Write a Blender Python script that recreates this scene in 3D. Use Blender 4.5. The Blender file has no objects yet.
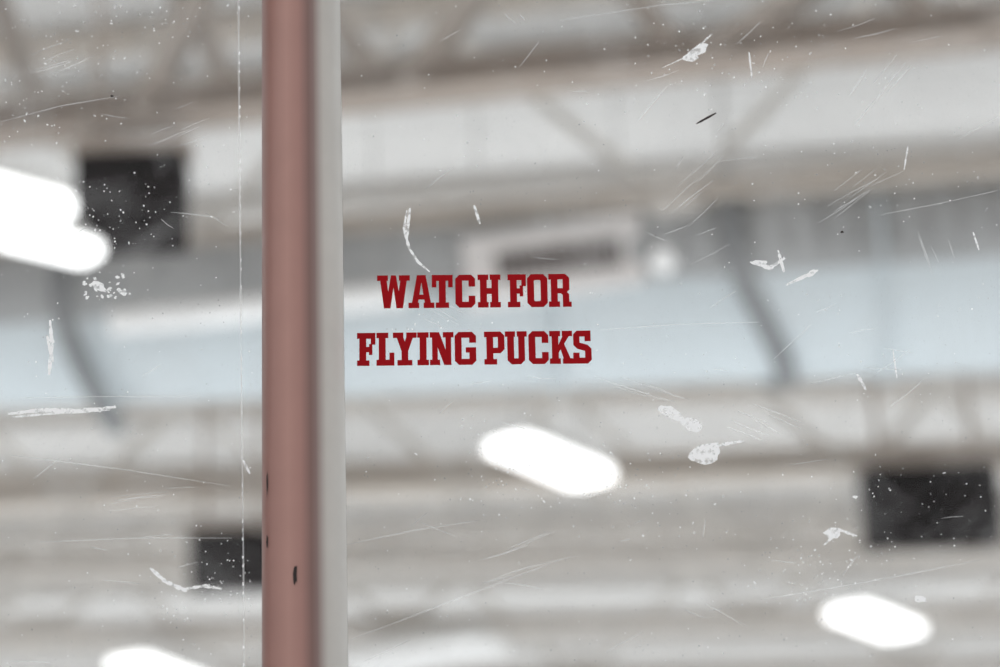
import bpy, math, random
from mathutils import Vector, Matrix
from mathutils.geometry import tessellate_polygon
random.seed(7)
sc=bpy.context.scene
sc.view_settings.view_transform='Standard'
sc.view_settings.look='None'
CAMZ=1.6; F=100.0; K=36.0/1000/F; PITCH=math.radians(22); D=2.36

def basis(roll):
    f=Vector((0,math.cos(PITCH),math.sin(PITCH)))
    r0=Vector((1,0,0)); u0=Vector((0,-math.sin(PITCH),math.cos(PITCH)))
    r=r0*math.cos(roll)+u0*math.sin(roll); u=u0*math.cos(roll)-r0*math.sin(roll)
    return r,u,f
def ray(px,py,B):
    r,u,f=B
    return f+r*((px-500)*K)+u*((333.5-py)*K)
O=Vector((0,0,CAMZ))
def onY(px,py,Y,B): 
    d=ray(px,py,B); return O+d*(Y/d.y)
lo,hi=-0.1,0.1
for _ in range(50):
    m=(lo+hi)/2; B=basis(m)
    g=onY(301,0,D,B).x-onY(305,667,D,B).x
    B2=basis(m+1e-4); g2=onY(301,0,D,B2).x-onY(305,667,D,B2).x
    m2=m-g*1e-4/(g2-g) if g2!=g else m; lo=hi=m2
ROLL=lo; B=basis(ROLL)
def Y_(px,py,Y): return onY(px,py,Y,B)
def Z_(px,py,z):
    d=ray(px,py,B); return O+d*(z/d.z)      # z relative to camera height
def Pl(px,py,a,b):
    n=(b-a).cross(Vector((0,0,1))).normalized(); d=ray(px,py,B)
    return O+d*((a-O).dot(n)/d.dot(n))

# ---------- materials ----------
def s2l(c): return tuple(((v/255)/12.92 if v/255<=0.04045 else ((v/255+0.055)/1.055)**2.4) for v in c)
def mat(name,rgb,rough=0.6,metal=0,noise=0.08,scale=6,emit=0,spec=0.5,bump=0):
    m=bpy.data.materials.new(name); m.use_nodes=True; nt=m.node_tree; b=nt.nodes['Principled BSDF']
    c=s2l(rgb)
    tc=nt.nodes.new('ShaderNodeTexCoord'); n=nt.nodes.new('ShaderNodeTexNoise'); n.inputs['Scale'].default_value=scale; n.inputs['Detail'].default_value=6
    r=nt.nodes.new('ShaderNodeValToRGB')
    r.color_ramp.elements[0].position=.3; r.color_ramp.elements[1].position=.7
    r.color_ramp.elements[0].color=tuple(max(0,v*(1-noise)) for v in c)+(1,)
    r.color_ramp.elements[1].color=tuple(min(1,v*(1+noise)) for v in c)+(1,)
    nt.links.new(tc.outputs['Object'],n.inputs['Vector']); nt.links.new(n.outputs['Fac'],r.inputs['Fac']); nt.links.new(r.outputs['Color'],b.inputs['Base Color'])
    b.inputs['Roughness'].default_value=rough; b.inputs['Metallic'].default_value=metal; b.inputs['Specular IOR Level'].default_value=spec
    if emit:
        b.inputs['Emission Color'].default_value=(1,.99,.98,1); b.inputs['Emission Strength'].default_value=emit
    return m
M_deck=mat('roof_deck_white',(230,227,224),.85,noise=.1,scale=.35,spec=.2)
M_purlin=mat('purlin_paint',(204,199,194),.7)
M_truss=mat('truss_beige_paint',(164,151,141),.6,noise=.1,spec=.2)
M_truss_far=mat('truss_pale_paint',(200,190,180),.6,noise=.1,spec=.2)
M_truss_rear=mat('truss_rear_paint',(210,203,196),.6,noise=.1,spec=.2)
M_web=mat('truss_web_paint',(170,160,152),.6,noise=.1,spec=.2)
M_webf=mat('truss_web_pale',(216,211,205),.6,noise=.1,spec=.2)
M_black=mat('speaker_black',(26,20,21),.7,noise=.2,scale=20,spec=.1)
M_grille=mat('speaker_grille',(18,13,14),.8,noise=.3,scale=60,spec=.1)
M_strap=mat('strap_grey',(124,125,126),.5)
M_rib=mat('rib_grey',(150,149,148),.5)
M_duct_shade=mat('duct_shade_grey',(168,168,168),.6,noise=.06,scale=2)  # duct's shaded upper side, put in as a darker grey
M_steel=mat('hanger_steel',(190,188,185),.5)
M_house=mat('lamp_housing',(215,213,210),.5)
M_lamp=mat('lamp_lens',(250,250,250),.4,emit=2.3)
M_lampdim=mat('lamp_lens_dim',(240,239,238),.4,emit=.14)
M_lampoff=mat('lamp_lens_unlit',(238,236,234),.4,emit=.05)
M_diff=mat('diffuser_white',(228,222,219),.5,noise=.03)
M_slot=mat('diffuser_slot',(100,88,85),.7)
M_red=mat('decal_red_vinyl',(152,5,16),.5,noise=.04,scale=40,spec=.1)
M_board=mat('board_white_plastic',(225,226,228),.35,noise=.04)
M_yel=mat('kick_yellow',(214,180,40),.4)
M_chip=mat('paint_chip_dark',(40,30,28),.8)
M_wall=mat('wall_paint',(205,200,196),.8,noise=.05,scale=.6)
M_duct=mat('duct_galvanised',(203,210,213),.42,noise=.05,scale=1.2)
M_ice=mat('ice',(235,240,244),.3,noise=.05,scale=.5,spec=.3)

# ---------- mesh helpers ----------
def newobj(name,verts,faces,mt,parent=None,smooth=False):
    me=bpy.data.meshes.new(name); me.from_pydata([tuple(v) for v in verts],[],faces); me.update()
    for m in (mt if isinstance(mt,list) else [mt]): me.materials.append(m)
    if smooth:
        for p in me.polygons: p.use_smooth=True
    o=bpy.data.objects.new(name,me); sc.collection.objects.link(o)
    if parent: o.parent=parent
    return o
def empty(name):
    e=bpy.data.objects.new(name,None); sc.collection.objects.link(e); return e
class MB:
    def __init__(s): s.v=[];s.f=[];s.k=0
    def box(s,c,ax,ay,az):
        i=len(s.v)
        for sx in(-1,1):
            for sy in(-1,1):
                for sz in(-1,1): s.v.append(c+ax*sx+ay*sy+az*sz)
        for q in((0,1,3,2),(4,6,7,5),(0,4,5,1),(2,3,7,6),(0,2,6,4),(1,5,7,3)): s.f.append(tuple(i+k for k in q))
    def beam(s,a,b,w,h,up=Vector((0,0,1))):
        d=(b-a); L=d.length; d.normalize(); side=d.cross(up)
        if side.length<1e-4: side=Vector((1,0,0))
        side.normalize(); u=side.cross(d).normalized()
        s.box((a+b)/2,d*L/2,side*w/2,u*h/2)
    def angle(s,a,b,w,t,flip=1):
        d=(b-a); L=d.length; d.normalize(); side=d.cross(Vector((0,0,1)))
        if side.length<1e-4: side=Vector((1,0,0))
        side.normalize(); u=side.cross(d).normalized(); c=(a+b)/2
        s.box(c-u*w/2,d*L/2,side*w/2,u*t/2)
        s.box(c+side*flip*(w/2),d*L/2,side*t/2,u*w/2)
    def tube(s,a,b,r,n=24,r2=None,cap=True):
        r2=r if r2 is None else r2
        d=(b-a).normalized(); x=d.orthogonal().normalized(); y=d.cross(x); i=len(s.v)
        for p,rr in((a,r),(b,r2)):
            for k in range(n):
                t=2*math.pi*k/n; s.v.append(p+(x*math.cos(t)+y*math.sin(t))*rr)
        for k in range(n): s.f.append((i+k,i+(k+1)%n,i+n+(k+1)%n,i+n+k))
        if cap: s.f.append(tuple(i+k for k in range(n))[::-1]); s.f.append(tuple(i+n+k for k in range(n)))
    def obj(s,name,mt,parent=None,smooth=False,bevel=0):
        o=newobj(name,s.v,s.f,mt,parent,smooth)
        if bevel:
            m=o.modifiers.new('b','BEVEL'); m.width=bevel; m.segments=3; m.limit_method='ANGLE'
        return o
V=Vector; UP=V((0,0,1))

# ---------- room shell ----------
ZD=9.0; ZC=7.3
def slab(name,x0,x1,y0,y1,z0,z1,mt):
    b=MB(); b.box(V(((x0+x1)/2,(y0+y1)/2,(z0+z1)/2)),V(((x1-x0)/2,0,0)),V((0,(y1-y0)/2,0)),V((0,0,(z1-z0)/2))); return b.obj(name,mt)
slab('ceiling',-26,26,3,44,CAMZ+ZD,CAMZ+ZD+.2,M_deck)
slab('floor',-26,26,-12,44,-.2,0,M_ice)
slab('wall_far',-26,26,44,44.2,0,CAMZ+ZD,M_wall)

def ext(a,b,k): d=b-a; return a-d*k,b+d*k
def truss(pl,pr,w,h,webs=None,period=2.2,mt=M_truss,ww=.09,mw=M_web,phase=0.):
    root=empty('roof_truss')
    a=Z_(pl[0],pl[1],ZC); b=Z_(pr[0],pr[1],ZC); a2,b2=ext(a,b,.8)
    m=MB(); m.beam(a2,b2,w,.03); m.beam(a2+UP*h*.5,b2+UP*h*.5,.04,h); m.beam(a2+UP*h,b2+UP*h,w,.03)
    m.obj('bottom_chord',mt,root)
    t=UP*(ZD-ZC-.12); m=MB(); m.beam(a2+t,b2+t,w,.16); m.obj('top_chord',mt,root)
    m=MB()
    if webs:
        for (p,q) in webs:
            P=Pl(*p,a,b); Q=Pl(*q,a,b)
            d=(Q-P); k=(CAMZ+ZD-.1-P.z)/d.z
            m.angle(P,P+d*k,ww,.03)
    else:
        d=(b2-a2); L=d.length; d.normalize(); s=phase
        while s<L-period:
            m.angle(a2+d*s,a2+d*(s+period/2)+t,ww,.03); m.angle(a2+d*(s+period/2)+t,a2+d*(s+period),ww,.03)
            m.box(a2+d*s+UP*.08,d*.16,UP*.16,d.cross(UP)*.015)
            s+=period
    m.obj('web',mw,root)
    return a,b
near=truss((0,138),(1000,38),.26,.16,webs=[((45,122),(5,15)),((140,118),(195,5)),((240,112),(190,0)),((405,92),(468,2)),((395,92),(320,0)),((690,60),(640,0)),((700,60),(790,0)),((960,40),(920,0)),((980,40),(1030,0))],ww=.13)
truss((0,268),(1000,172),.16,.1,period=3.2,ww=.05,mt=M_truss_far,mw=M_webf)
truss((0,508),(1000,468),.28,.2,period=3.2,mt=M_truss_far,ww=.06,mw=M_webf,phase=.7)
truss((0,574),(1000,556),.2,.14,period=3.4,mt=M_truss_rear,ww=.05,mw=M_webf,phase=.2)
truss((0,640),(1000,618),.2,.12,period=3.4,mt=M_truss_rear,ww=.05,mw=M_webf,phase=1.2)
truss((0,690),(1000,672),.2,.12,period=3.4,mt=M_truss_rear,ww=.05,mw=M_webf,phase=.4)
root=empty('roof_purlins'); m=MB()
for (yl,yr) in ((105,20),(225,150),(420,380),(530,500),(590,570),(650,630)):
    a=Z_(0,yl,ZD-.1); b=Z_(1000,yr,ZD-.1); a,b=ext(a,b,.9); m.beam(a,b,.12,.18)
m.obj('purlin_rows',M_purlin,root)

# ---------- duct ----------
duct=empty('ventilation_duct')
ZU=7.0
a=Z_(0,330,ZU); b=Z_(1000,264,ZU)
dd=(b-a); Ld=dd.length; 
ra=78*K*(a-O).length*1.0; rb=107*K*(b-O).length*1.0
n=96; rows=120; vs=[];fs=[]
ax=dd.normalized(); sx=ax.cross(UP).normalized(); sy=sx.cross(ax)
for i in range(rows+1):
    t=-.5+2*i/rows; c=a+dd*t; r=ra+(rb-ra)*min(max(t,-.2),1.2)
    for k in range(n):
        th=2*math.pi*k/n; vs.append(c+(sx*math.cos(th)+sy*math.sin(th))*r)
for i in range(rows):
    for k in range(n): fs.append((i*n+k,i*n+(k+1)%n,(i+1)*n+(k+1)%n,(i+1)*n+k))
o=newobj('duct_shell',vs,fs,[M_duct,M_duct_shade],duct,True)
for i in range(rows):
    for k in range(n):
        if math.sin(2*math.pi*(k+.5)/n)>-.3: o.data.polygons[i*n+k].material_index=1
def ring(t,extra,w,tilt,name,mt,drop=0):
    c=a+dd*t; r=(ra+(rb-ra)*t)+extra; vs=[];fs=[];N=64
    for k in range(N):
        th=2*math.pi*k/N
        for (dr,dw) in((0,-w/2),(0,w/2),(.05,w/2),(.05,-w/2)):
            zz=math.sin(th)
            off=tilt*(max(0,-zz)**1.6)
            vs.append(c+(sx*math.cos(th)+sy*zz*(1+(drop if zz<0 else 0)))*(r+dr)+ax*(dw+off))
    for k in range(N):
        for j in range(4): fs.append((k*4+j,k*4+(j+1)%4,((k+1)%N)*4+(j+1)%4,((k+1)%N)*4+j))
    newobj(name,vs,fs,mt,duct)
ring(.738,.01,.13,.3,'hanger_band_1',M_strap)
ring(.082,.02,.11,.25,'hanger_band_2',M_strap,.25)
for i,t in enumerate((-.12,.33,.56,.88,1.1)): ring(t,0,.03,0,'seam_%d'%i,M_duct)
m=MB()
for i in range(16):
    t=.66+i*.033; c=a+dd*t; r=(ra+(rb-ra)*t)
    for k in range(16):
        t0=math.pi*(-.05+k*.05); t1=t0+math.pi*.05
        p=c+(sx*math.cos(t0)+sy*math.sin(t0))*r; q=c+(sx*math.cos(t1)+sy*math.sin(t1))*r
        m.beam(p,q,.06,.05,ax)
m.obj('ribs',M_rib,duct)
m=MB()
for t in (.082,.738):
    c=a+dd*t; r=ra+(rb-ra)*t
    m.tube(c+UP*r,V((c.x,c.y,CAMZ+ZD)),.015,8)
m.obj('hanger_rods',M_steel,duct)

gr=empty('air_diffuser')
Yg=Z_(550,300,ZU).y-rb*1.12
def q4(pts,Y): return [Y_(x,y,Y) for x,y in pts]
cor=q4([(461,238),(640,211),(646,281),(467,300)],Yg)
def prism(name,c4,depth,mt,parent,bevel=0):
    nrm=V((0,1,0)); vs=c4+[p+nrm*depth for p in c4]
    fs=[(3,2,1,0),(4,5,6,7),(0,1,5,4),(1,2,6,5),(2,3,7,6),(3,0,4,7)]
    o=newobj(name,vs,fs,mt,parent)
    if bevel:
        mm=o.modifiers.new('b','BEVEL'); mm.width=bevel; mm.segments=3
    return o
prism('frame',cor,.22,M_diff,gr,.02)
def lerp4(c,u,v): 
    top=c[0].lerp(c[1],u); bot=c[3].lerp(c[2],u); return top.lerp(bot,v)
rec=[lerp4(cor,u,v)+V((0,-.012,0)) for u,v in((.18,.32),(.88,.32),(.88,.74),(.18,.74))]
prism('slot_recess',rec,.02,M_slot,gr)
m=MB()
for i in range(12):
    u=(i+.5)/12; p=lerp4(rec,u,0)+V((0,-.012,0)); q=lerp4(rec,u,1)+V((0,-.012,0)); m.beam(p,q,.012,.012,V((0,1,0)))
m.obj('louvre_blades',M_steel,gr)
m=MB()
p=lerp4(cor,.1,0); q=lerp4(cor,.9,0)
for s in (p,q): m.tube(s+V((0,.15,0)),V((s.x,s.y+.15,CAMZ+ZD)),.008,8)
m.obj('rods',M_steel,gr)

# ---------- lamps ----------
def lamp(p0,p1,w,z=6.9,mt=M_lamp,name='high_bay_lamp'):
    root=empty(name)
    A=Z_(*p0,z); Bq=Z_(*p1,z); d=(Bq-A); L=d.length; d.normalize(); side=d.cross(UP).normalized()
    c=(A+Bq)/2
    def stad(wh,lh,z0,z1,nm,mtt):
        pts=[];r=wh*.55
        for (cx,cy,a0) in((lh-r,wh-r,0),(-lh+r,wh-r,90),(-lh+r,-wh+r,180),(lh-r,-wh+r,270)):
            for k in range(7):
                t=math.radians(a0+k*15); pts.append((cx+r*math.cos(t),cy+r*math.sin(t)))
        n=len(pts); vs=[c+d*x+side*y+UP*z0 for x,y in pts]+[c+d*x+side*y+UP*z1 for x,y in pts]
        fs=[tuple(range(n)),tuple(range(n,2*n))[::-1]]+[(k,n+k,n+(k+1)%n,(k+1)%n) for k in range(n)]
        newobj(nm,vs,fs,mtt,root)
    stad(w/2,L/2,-.05,.0,'lens',mt)
    stad(w/2*.96,L/2*.98,.0,.09,'housing',M_house)
    m=MB(); m.box(c+UP*.14,d*L*.22,side*w*.18,UP*.05); m.obj('driver_box',M_house,root)
    m=MB()
    for s in(-.35,.35):
        p=c+d*L*s+UP*.09; m.tube(p,V((p.x,p.y,CAMZ+ZD-.01)),.008,6)
    m.obj('suspension_cables',M_steel,root)
lamp((-90,174),(62,214),.5,z=6.5)
lamp((5,229),(96,251),.28,z=6.5)
lamp((502,438),(598,477),.42)
lamp((842,606),(908,631),.46)
lamp((124,657),(208,690),.48)
lamp((350,668),(500,642),.8,mt=M_lampoff)
st=empty('strip_lamp'); Ys=Yg-.05
m=MB(); p=Y_(110,325,Ys); q=Y_(405,296,Ys); m.tube(p,q,.07,20); m.obj('diffuser_tube',M_lampdim,st,True)
m=MB(); m.beam(p+UP*.08+V((0,.03,0)),q+UP*.08+V((0,.03,0)),.09,.05); m.obj('tray',M_house,st)
m=MB()
for s in(.1,.9):
    c=p.lerp(q,s)+UP*.1; m.tube(c,V((c.x,c.y,CAMZ+ZD)),.008,6)
m.obj('cables',M_steel,st)
rl=empty('round_bulkhead_lamp'); c=Y_(663,260,Yg-.02)
vs=[];fs=[];N=32;R=15*K*Yg
for j in range(9):
    ph=j/8*math.pi/2
    for k in range(N):
        th=2*math.pi*k/N; vs.append(c+V((math.cos(th)*math.cos(ph)*R,-math.sin(ph)*R*.6,math.sin(th)*math.cos(ph)*R)))
for j in range(8):
    for k in range(N): fs.append((j*N+k,j*N+(k+1)%N,(j+1)*N+(k+1)%N,(j+1)*N+k))
newobj('dome',vs,fs,M_lampdim,rl,True)
m=MB(); m.tube(c,c+V((0,.2,0)),R*1.08,32); m.obj('base_ring',M_house,rl)

# ---------- speakers ----------
def speaker(c4,zrel,depth=.5):
    x0,y0,x1,y1=c4; root=empty('hanging_loudspeaker')
    Yc=Z_((x0+x1)/2,y0,zrel).y
    c=[Y_(x0,y0,Yc),Y_(x1,y0,Yc),Y_(x1,y1,Yc),Y_(x0,y1,Yc)]
    X0=(c[0].x+c[3].x)/2; X1=(c[1].x+c[2].x)/2; Z1=(c[0].z+c[1].z)/2; Z0=(c[2].z+c[3].z)/2
    cc=[V((X0,Yc,Z1)),V((X1,Yc,Z1)),V((X1,Yc,Z0)),V((X0,Yc,Z0))]
    prism('cabinet',cc,depth,M_black,root,.03)
    g=[lerp4(cc,u,v)+V((0,-.01,0)) for u,v in((.06,.08),(.94,.08),(.94,.92),(.06,.92))]
    prism('front_grille',g,.012,M_grille,root,.004)
    w=X1-X0; h=Z1-Z0
    m=MB()
    for s in(.28,.72): 
        p=lerp4(cc,s,.55)+V((0,-.012,0)); m.tube(p,p+V((0,-.012,0)),h*.3,28)
    m.obj('driver_rings',M_black,root)
    m=MB()
    for s in(.15,.85):
        p=lerp4(cc,s,0)+V((0,depth/2,0)); m.beam(p,V((p.x,p.y,CAMZ+ZD)),.04,.04,V((0,1,0)))
    p=cc[0]+V((-.03,depth/2,.06)); q=cc[1]+V((.03,depth/2,.06)); m.beam(p,q,.2,.08)
    m.obj('mounting_yoke',M_truss,root)
speaker((74,149,183,232),7.05,.35)
speaker((189,529,272,581),6.9,.35)
speaker((865,464,1002,537),6.9,.35)

# ---------- near: boards, glass, post ----------
gt=3.7; bz=1.12
def glass_mat():
    m=bpy.data.materials.new('scuffed_acrylic'); m.use_nodes=True; nt=m.node_tree
    nt.nodes.clear(); L=nt.links.new
    out=nt.nodes.new('ShaderNodeOutputMaterial'); tr=nt.nodes.new('ShaderNodeBsdfTransparent'); tr.inputs[0].default_value=(.985,.99,.99,1)
    gl=nt.nodes.new('ShaderNodeBsdfGlossy'); gl.inputs['Roughness'].default_value=.02
    fr=nt.nodes.new('ShaderNodeFresnel'); fr.inputs[0].default_value=1.2
    mx=nt.nodes.new('ShaderNodeMixShader'); L(fr.outputs[0],mx.inputs[0]); L(tr.outputs[0],mx.inputs[1]); L(gl.outputs[0],mx.inputs[2])
    df=nt.nodes.new('ShaderNodeBsdfDiffuse'); df.inputs[0].default_value=(.85,.85,.85,1)
    tc=nt.nodes.new('ShaderNodeTexCoord')
    n1=nt.nodes.new('ShaderNodeTexNoise'); n1.inputs['Scale'].default_value=7; n1.inputs['Detail'].default_value=9; n1.inputs['Distortion'].default_value=1.4
    n2=nt.nodes.new('ShaderNodeTexNoise'); n2.inputs['Scale'].default_value=420; n2.inputs['Detail'].default_value=2
    L(tc.outputs['Object'],n1.inputs[0]); L(tc.outputs['Object'],n2.inputs[0])
    r1=nt.nodes.new('ShaderNodeMapRange'); r1.inputs[1].default_value=.45; r1.inputs[2].default_value=.78; r1.inputs[3].default_value=.002; r1.inputs[4].default_value=.1; L(n1.outputs[0],r1.inputs[0])
    r2=nt.nodes.new('ShaderNodeMapRange'); r2.inputs[1].default_value=.68; r2.inputs[2].default_value=.78; r2.inputs[3].default_value=0; r2.inputs[4].default_value=.2; L(n2.outputs[0],r2.inputs[0])
    ad=nt.nodes.new('ShaderNodeMath'); ad.operation='ADD'; L(r1.outputs[0],ad.inputs[0]); L(r2.outputs[0],ad.inputs[1])
    m2=nt.nodes.new('ShaderNodeMixShader'); L(ad.outputs[0],m2.inputs[0]); L(mx.outputs[0],m2.inputs[1]); L(df.outputs[0],m2.inputs[2])
    L(m2.outputs[0],out.inputs[0]); return m
M_glass=glass_mat()
PX=(onY(301,0,D,B).x+onY(305,667,D,B).x)/2
depthc=lambda z:(D*math.cos(PITCH)+(z-CAMZ)*math.sin(PITCH))
zc=Y_(303,333,D).z; R=.5*82*K*depthc(zc)
pane=empty('rink_glass')
GT=.006
def pn(name,x0,x1):
    m=MB(); m.box(V(((x0+x1)/2,D+GT,(bz+gt)/2)),V(((x1-x0)/2,0,0)),V((0,GT,0)),V((0,0,(gt-bz)/2))); m.obj(name,M_glass,pane)
pn('pane_right',PX+R*.99,PX+1.75); pn('pane_left',PX-1.75,PX-R*.99)
M_scuff=bpy.data.materials.new('scuff_white'); M_scuff.use_nodes=True
nt=M_scuff.node_tree; bs=nt.nodes['Principled BSDF']; bs.inputs['Base Color'].default_value=(.96,.96,.96,1); bs.inputs['Roughness'].default_value=.8
tc=nt.nodes.new('ShaderNodeTexCoord'); nn=nt.nodes.new('ShaderNodeTexNoise'); nn.inputs['Scale'].default_value=200; nn.inputs['Detail'].default_value=4
mr=nt.nodes.new('ShaderNodeMapRange'); mr.inputs[1].default_value=.36; mr.inputs[2].default_value=.5; mr.inputs[3].default_value=.45; mr.inputs[4].default_value=1
nt.links.new(tc.outputs['Object'],nn.inputs[0]); nt.links.new(nn.outputs[0],mr.inputs[0]); nt.links.new(mr.outputs[0],bs.inputs['Alpha'])
M_faint=mat('scuff_faint',(248,248,248),.8); M_faint.node_tree.nodes['Principled BSDF'].inputs['Alpha'].default_value=.4

S=MB(); S2=MB(); FY=D-.0003
def g(px,py,o=0): return Y_(px,py,FY-o)
def blob(cx,cy,rx,ry,rot=0,n=11,jag=.45,T=S):
    T.k+=1; o=6e-6*(T.k%40)
    i=len(T.v); T.v.append(g(cx,cy,o))
    for k in range(n):
        t=2*math.pi*k/n; rr=1-jag*random.random()
        x=math.cos(t)*rx*rr; y=math.sin(t)*ry*rr
        T.v.append(g(cx+x*math.cos(rot)-y*math.sin(rot),cy+x*math.sin(rot)+y*math.cos(rot),o))
    for k in range(n): T.f.append((i,i+1+k,i+1+(k+1)%n))
def streak(pts,w,T=S,jit=.5):
    T.k+=1; o=6e-6*(T.k%40)
    i=len(T.v); P=[]
    for a_,b_ in zip(pts[:-1],pts[1:]):
        for s in range(8): P.append((a_[0]+(b_[0]-a_[0])*s/8,a_[1]+(b_[1]-a_[1])*s/8))
    P.append(pts[-1]); N=len(P)
    for k,(x,y) in enumerate(P):
        q=P[min(k+1,N-1)]; p=P[max(k-1,0)]; dx,dy=q[0]-p[0],q[1]-p[1]; l=math.hypot(dx,dy) or 1
        ww=w*.5*(1-jit*random.random())*(math.sin(math.pi*(k+.6)/(N+.2))**.4)
        T.v.append(g(x-dy/l*ww,y+dx/l*ww,o)); T.v.append(g(x+dy/l*ww,y-dx/l*ww,o))
    for k in range(N-1): T.f.append((i+2*k,i+2*k+1,i+2*k+3,i+2*k+2))
streak([(407,210),(404,228),(409,248),(418,262),(430,272)],3.5)
streak([(410,208),(408,225),(407,240)],4)
streak([(474,205),(480,224)],3.5)
blob(698,50,16,7,-.5); blob(690,58,9,6); streak([(700,45),(712,34)],2); streak([(662,68),(690,55)],1.2)
streak([(749,52),(752,78)],2)
streak([(50,320),(52,345),(49,375)],6); streak([(47,335),(53,362)],4)
for _ in range(34): blob(random.uniform(84,130),random.uniform(272,298),random.uniform(1,3.4),random.uniform(.8,2),random.uniform(-1,1))
blob(98,286,12,5,.4); blob(122,292,7,3,.5)
streak([(8,414),(40,410),(80,411),(116,407)],6); streak([(12,417),(60,413),(110,410)],3)
streak([(150,568),(166,582),(184,589)],5); streak([(184,589),(205,586),(222,589)],4); blob(182,589,9,3,.3)
blob(671,413,16,7,.45,14,.3); blob(692,425,13,7,.4,14,.3)
blob(706,453,20,12,-.25,18,.3); streak([(716,446),(730,443),(744,441)],4)
streak([(750,262),(770,268),(785,258)],5); streak([(778,250),(784,272)],4); streak([(786,285),(818,270)],4); blob(812,273,8,3,-.5); blob(760,262,9,3)
streak([(857,374),(866,390)],4)
blob(832,533,10,7,-.2); streak([(824,545),(840,530),(857,536)],4)
blob(920,599,9,4,.1)
streak([(908,146),(904,170)],2); streak([(973,232),(979,250)],2.5); streak([(893,350),(897,378)],2)
streak([(243,460),(250,474)],3); blob(855,497,3,2)
streak([(398,290),(405,305)],2)
for (p,q) in (((40,542),(232,538)),((345,545),(480,520)),((20,398),(200,396)),((0,122),(120,96)),((600,330),(760,322)),((350,640),(560,560)),((880,215),(1000,190)),((560,20),(760,-4)),((10,455),(230,486)),((760,600),(980,560))):
    streak([p,((p[0]+q[0])/2,(p[1]+q[1])/2+random.uniform(-3,3)),q],1.1,S2)
for _ in range(75):
    x=random.uniform(0,1000); y=random.uniform(0,667); l=random.uniform(8,50); t=random.gauss(-.15,.5)
    if 240-l<x<360: continue
    streak([(x,y),(x+l*.5*math.cos(t),y+l*.5*math.sin(t)+random.uniform(-1,1)),(x+l*math.cos(t),y+l*math.sin(t))],random.uniform(.8,1.3),S2)
for (cx,cy,l,t,k) in ((700,200,60,-.7,7),(860,190,70,-.6,8),(440,330,40,.5,5),(150,500,60,-.1,7),(880,90,50,-.9,6),(520,560,70,-.3,7),(60,60,60,-.3,6),(930,250,40,1.2,5),(180,130,40,-.4,7),(640,390,60,.3,6),(760,420,60,.4,6)):
    for _ in range(k):
        x=cx+random.gauss(0,14); y=cy+random.gauss(0,12); tt=t+random.gauss(0,.06); ll=l*random.uniform(.4,1)/2
        streak([(x-ll*math.cos(tt),y-ll*math.sin(tt)),(x,y+random.uniform(-1,1)),(x+ll*math.cos(tt),y+ll*math.sin(tt))],random.uniform(.7,1.2),S2)
streak([(238,-60),(239.5,160)],2.2,S2); streak([(239.5,160),(241,340)],2.2,S2);streak([(241,340),(243,520)],2.0,S2);streak([(243,520),(245,740)],2.0,S2)
for y in range(-10,680,9): 
    if random.random()<.6: blob(239+y*.007,y,1.0,2.6)
def okp(x,y): return not(254<x<354)
def specks(n,cx,cy,sx_,sy_,mx=1.9):
    for _ in range(n):
        x=random.gauss(cx,sx_); y=random.gauss(cy,sy_)
        if okp(x,y): blob(x,y,random.uniform(.6,mx)*(1 if random.random()<.88 else 1.8),random.uniform(.6,mx),random.uniform(0,3),n=6,T=S if random.random()<.6 else S2)
for _ in range(1300):
    x=random.uniform(-40,1040); y=random.uniform(-40,700)
    if okp(x,y): blob(x,y,random.uniform(.5,1.3),random.uniform(.5,1.3),n=6,T=S if random.random()<.4 else S2)
for a_ in((500,470,35,25,90),(600,470,25,18,70),(830,575,40,25,120),(110,215,45,25,70),(90,40,50,30,70),(705,60,60,25,60),(925,490,40,22,20),(50,110,40,30,50),(650,500,50,30,50),(160,20,60,10,40),(210,585,30,25,40),(860,180,60,30,50),(200,600,60,40,60),(440,330,30,20,25)):
    specks(a_[4],a_[0],a_[1],a_[2],a_[3],1.4)
S.obj('scuff_marks',M_scuff,pane); S2.obj('fine_scratches',M_faint,pane)
S3=MB(); 
streak([(696,124),(716,113)],3,S3); blob(842,232,2.2,1.5,T=S3); blob(112,96,2,1.3,T=S3); blob(655,236,1.6,1,T=S3)
S3.obj('dark_marks',M_chip,pane)

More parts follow.
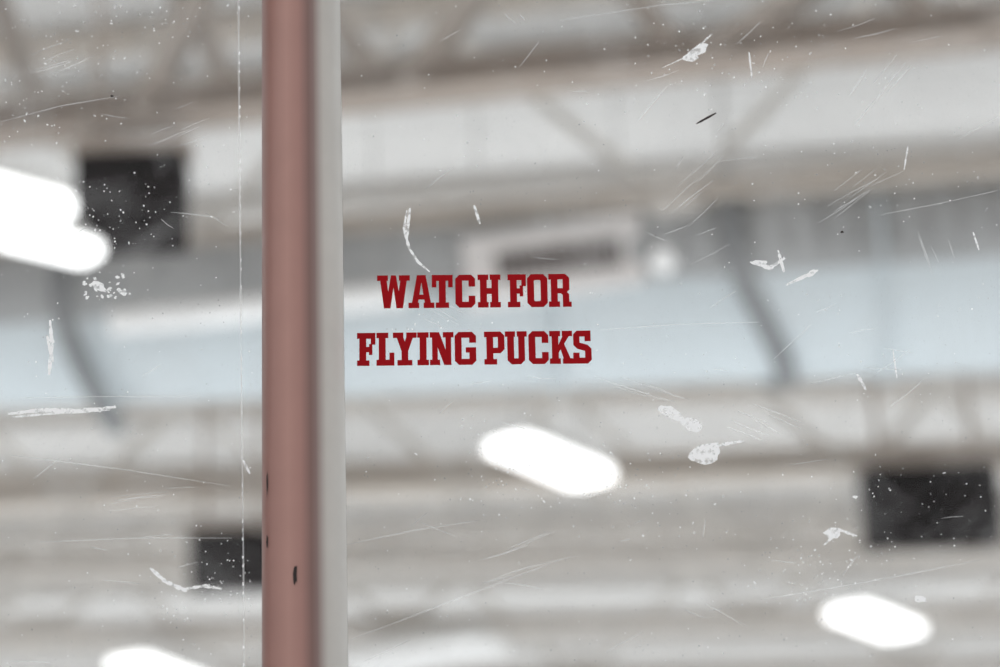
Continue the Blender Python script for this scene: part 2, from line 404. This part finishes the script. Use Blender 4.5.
# ---------- decal ----------
def rc(a,b,c,d): return [(a,b),(c,b),(c,d),(a,d)]
def oct_(x0,y0,x1,y1,c): return [(x0+c,y0),(x1-c,y0),(x1,y0+c),(x1,y1-c),(x1-c,y1),(x0+c,y1),(x0,y1-c),(x0,y0+c)]
def ringp(o,i): return [[o[k],o[(k+1)%8],i[(k+1)%8],i[k]] for k in range(8)]
Lt={
'H':(23,[rc(2.3,0,9.2,33),rc(13.8,0,20.7,33),rc(0,0,10.8,5.5),rc(12.2,0,23,5.5),rc(0,27.5,10.8,33),rc(12.2,27.5,23,33),rc(9,13.5,14,19.5)]),
'T':(21,[rc(7,0,14,33),rc(0,27,21,33),rc(0,20.5,4.6,27.5),rc(16.4,20.5,21,27.5),rc(3.8,0,17.2,5.5)]),
'F':(19,[rc(2.3,0,9.3,33),rc(0,0,12.5,5.5),rc(0,27,18.5,33),rc(13.8,21,18.5,27.5),rc(9,13.5,12.5,19),rc(12,10.8,15.5,21.8)]),
'L':(18,[rc(2.3,0,9.3,33),rc(0,0,18,6),rc(13,5,18,13),rc(0,27.5,12,33)]),
'I':(11.5,[rc(2.3,0,9.3,33),rc(0,0,11.5,5.5),rc(0,27.5,11.5,33)]),
'N':(24,[rc(2.3,0,8,33),rc(15.8,0,21.5,33),[(2.3,33),(9.5,33),(21.5,0),(14.3,0)],rc(0,0,10.3,5.5),rc(13.2,27.5,24,33),rc(0,27.5,8,33)]),
'A':(26,[[(2.5,0),(8.8,0),(14.2,33),(8.6,33)],[(17.2,0),(23.5,0),(17.4,33),(11.8,33)],rc(8,8.5,18,13.5),rc(0,0,10.8,5.5),rc(15.2,0,26,5.5)]),
'W':(33,[[(2.3,33),(9,33),(13.5,0),(7,0)],[(8.2,0),(13.5,0),(18.3,33),(14,33)],[(14.7,33),(19,33),(24.8,0),(19.5,0)],[(19.5,0),(26,0),(30.7,33),(24,33)],rc(0,27.5,11,33),rc(22,27.5,33,33)]),
'Y':(24,[[(2,33),(9,33),(15.3,14),(8.7,14)],[(15,33),(22,33),(15.3,14),(8.7,14)],rc(8.6,0,15.4,15.5),rc(4.5,0,19.5,5.5),rc(0,27.5,10.6,33),rc(13.4,27.5,24,33)]),
'C':(20,[[(4,0),(16,0),(20,4),(20,12),(13.3,12),(13.3,6),(7,6),(7,27),(13.3,27),(13.3,21),(20,21),(20,29),(16,33),(4,33),(0,29),(0,4)]]),
'G':(21.5,[[(4,0),(17.5,0),(21.5,4),(21.5,17.5),(11,17.5),(11,12.2),(14.6,12.2),(14.6,6),(7,6),(7,27),(14.6,27),(14.6,22),(21.5,22),(21.5,29),(17.5,33),(4,33),(0,29),(0,4)]]),
'O':(20.5,ringp(oct_(0,0,20.5,33,4.2),oct_(7,6,13.5,27,.9))),
'R':(22.5,[rc(2.3,0,9.1,33),rc(0,0,11.2,5.5),rc(0,27.3,10,33),[(9,33),(17,33),(21,29),(21,17.2),(18.4,14.8),(18.4,13.5),(9,13.5),(9,18.7),(14.2,18.7),(14.2,27.5),(9,27.5)],[(12,14.5),(18,15.5),(20.6,12.5),(20.6,0),(14,0),(14,12),(12,13.5)],rc(14,0,22.8,5.2)]),
'P':(20.5,[rc(2.3,0,9.2,33),rc(0,0,12.8,5.5),rc(0,27.3,10,33),[(9,33),(16.5,33),(20.5,29),(20.5,15.2),(16.5,11.2),(9,11.2),(9,16.8),(13.8,16.8),(13.8,27.3),(9,27.3)]]),
'U':(22,[[(6.3,0),(15.7,0),(19.8,4),(19.8,33),(13.2,33),(13.2,6),(9,6),(9,33),(2.2,33),(2.2,4)],rc(0,27.5,10.3,33),rc(11.9,27.5,22,33)]),
'K':(23.5,[rc(2.3,0,9.1,33),rc(0,0,11,5.5),rc(0,27.5,11,33),[(9,11),(9,19),(13.8,29),(20.6,29)],[(10.5,16),(14,22),(21.8,3),(14.6,3)],rc(12.6,27.5,23,33),rc(13,0,23.8,5.5)]),
'S':(18.5,[[(0,0),(14.7,0),(18.5,3.8),(18.5,15),(14.7,18.8),(6.8,21),(6.8,27),(11.8,27),(11.8,22.3),(18,22.3),(18,33),(4,33),(.4,29.4),(.4,18.6),(4.2,14.8),(11.9,12.6),(11.9,6),(6.4,6),(6.4,11),(0,11)]]),
}
dec=empty('warning_decal')
def word(chars,xs,bl,br,cl,name):
    A=Y_(*bl,D-.0007); Bp=Y_(*br,D-.0007); C=Y_(*cl,D-.0007)
    ux=(Bp-A)/(br[0]-bl[0]); uy=(C-A)/33.0
    vs=[];fs=[];k=0
    for ch,x in zip(chars,xs):
        for poly in Lt[ch][1]:
            k+=1; off=V((0,-1e-6*(k%9),0)); i=len(vs)
            for (px,py) in poly: vs.append(A+ux*(x-bl[0]+px)+uy*py+off)
            for t in tessellate_polygon([[V((p[0],p[1],0)) for p in poly]]): fs.append(tuple(i+q for q in t))
    newobj(name,vs,fs,M_red,dec)
word('WATCHFOR',[377,408.5,432,455.5,478,508,527.5,549],(377,308.5),(571,306.8),(377,275.5),'line_watch_for')
word('FLYINGPUCKS',[357,376.5,393,417.5,430,455,484.5,505.5,529,550,573.5],(357,366),(592,363.5),(357,333),'line_flying_pucks')

# ---------- post ----------
post=empty('glass_support_post')
M_post=bpy.data.materials.new('post_two_tone_shaded'); M_post.use_nodes=True
nt=M_post.node_tree; bs=nt.nodes['Principled BSDF']; L=nt.links.new
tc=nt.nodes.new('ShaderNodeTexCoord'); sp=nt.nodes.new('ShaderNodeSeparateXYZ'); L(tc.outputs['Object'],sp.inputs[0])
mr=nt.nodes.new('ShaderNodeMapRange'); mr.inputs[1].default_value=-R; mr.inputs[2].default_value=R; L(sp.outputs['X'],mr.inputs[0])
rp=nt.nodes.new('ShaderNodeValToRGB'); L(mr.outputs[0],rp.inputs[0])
cr=rp.color_ramp; cols=[(0,(134,90,82)),(.1,(152,110,101)),(.35,(174,132,122)),(.5,(162,120,111)),(.62,(122,92,86)),(.68,(130,106,101)),(.8,(192,187,181)),(1,(214,211,206))]  # red and white paint; shading across the tube is put into these colours too
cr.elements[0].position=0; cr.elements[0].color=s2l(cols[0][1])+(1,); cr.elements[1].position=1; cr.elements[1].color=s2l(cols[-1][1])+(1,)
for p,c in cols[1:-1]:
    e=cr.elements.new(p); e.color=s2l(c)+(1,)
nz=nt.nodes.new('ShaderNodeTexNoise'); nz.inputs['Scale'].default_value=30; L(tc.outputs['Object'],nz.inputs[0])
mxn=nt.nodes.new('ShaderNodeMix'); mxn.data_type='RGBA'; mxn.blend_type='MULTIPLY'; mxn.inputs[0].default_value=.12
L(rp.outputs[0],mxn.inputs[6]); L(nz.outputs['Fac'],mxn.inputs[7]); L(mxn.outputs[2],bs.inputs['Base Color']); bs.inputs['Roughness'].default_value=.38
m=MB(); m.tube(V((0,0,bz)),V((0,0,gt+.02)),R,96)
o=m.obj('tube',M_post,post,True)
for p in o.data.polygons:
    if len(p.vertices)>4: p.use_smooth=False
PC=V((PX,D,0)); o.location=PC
m=MB(); m.tube(V((PX,D,gt+.02)),V((PX,D,gt+.04)),R*1.05,48); m.tube(V((PX,D,bz)),V((PX,D,bz+.015)),R*1.6,48); m.obj('end_caps',M_steel,post)
m=MB()
def chip(px,py,w,h):
    P=Y_(px,py,D-R*.5); dx=max(-.97*R,min(.97*R,P.x-PX)); th=math.asin(dx/R); 
    P=Y_(px,py,D-R*math.cos(th)); i=len(m.v); n=10; m.v.append(V((PX+math.sin(th)*(R+.0005),D-math.cos(th)*(R+.0005),P.z)))
    for k in range(n):
        t=2*math.pi*k/n; rr=1-.5*random.random(); th2=th+math.cos(t)*w*rr*K*2.5/R; z=P.z+math.sin(t)*h*rr*K*2.5
        m.v.append(V((PX+math.sin(th2)*(R+.0006),D-math.cos(th2)*(R+.0006),z)))
    for k in range(n): m.f.append((i,i+1+k,i+1+(k+1)%n))
chip(268,484,1.6,16); chip(268,542,2.5,8); chip(297,574,2.5,15)
m.obj('paint_chips',M_chip,post)

db=empty('dasher_board')
m=MB(); m.box(V((PX,D,.6)),V((1.9,0,0)),V((0,.06,0)),V((0,0,.5))); m.obj('panel',M_board,db,bevel=.005)
m=MB(); m.box(V((PX,D,1.1)),V((1.9,0,0)),V((0,.09,0)),V((0,0,.02))); m.obj('cap_rail',M_red,db,bevel=.006)
m=MB(); m.box(V((PX,D,.1)),V((1.9,0,0)),V((0,.065,0)),V((0,0,.1))); m.obj('kick_plate',M_yel,db,bevel=.004)

# ---------- light ----------
w=bpy.data.worlds.new('w'); sc.world=w; w.use_nodes=True
w.node_tree.nodes['Background'].inputs[0].default_value=(1,.995,.99,1); w.node_tree.nodes['Background'].inputs[1].default_value=.85
# fill spots added out of view to brighten the roof: they flood the ice; the ice bounces the light up to the roof
for x in(-9,9):
    for y in(9,17,25,33):
        ld=bpy.data.lights.new('bounce_fill_spot','SPOT'); ld.energy=1680; ld.spot_size=math.radians(140); ld.spot_blend=.5; ld.shadow_soft_size=.3; ld.color=(1,.99,.98)
        lo_=bpy.data.objects.new('bounce_fill_spot',ld); lo_.location=(x,y,CAMZ+6.4); sc.collection.objects.link(lo_)

# ---------- camera ----------
cd=bpy.data.cameras.new('camera'); cd.lens=F; cd.sensor_width=36; cd.clip_end=200
co=bpy.data.objects.new('camera',cd); sc.collection.objects.link(co)
r,u,f=B
mw=Matrix(((r.x,u.x,-f.x,0),(r.y,u.y,-f.y,0),(r.z,u.z,-f.z,CAMZ),(0,0,0,1)))
co.matrix_world=mw
cd.dof.use_dof=True; cd.dof.focus_distance=(Y_(475,320,D)-O).dot(f); cd.dof.aperture_fstop=3.6
sc.camera=co
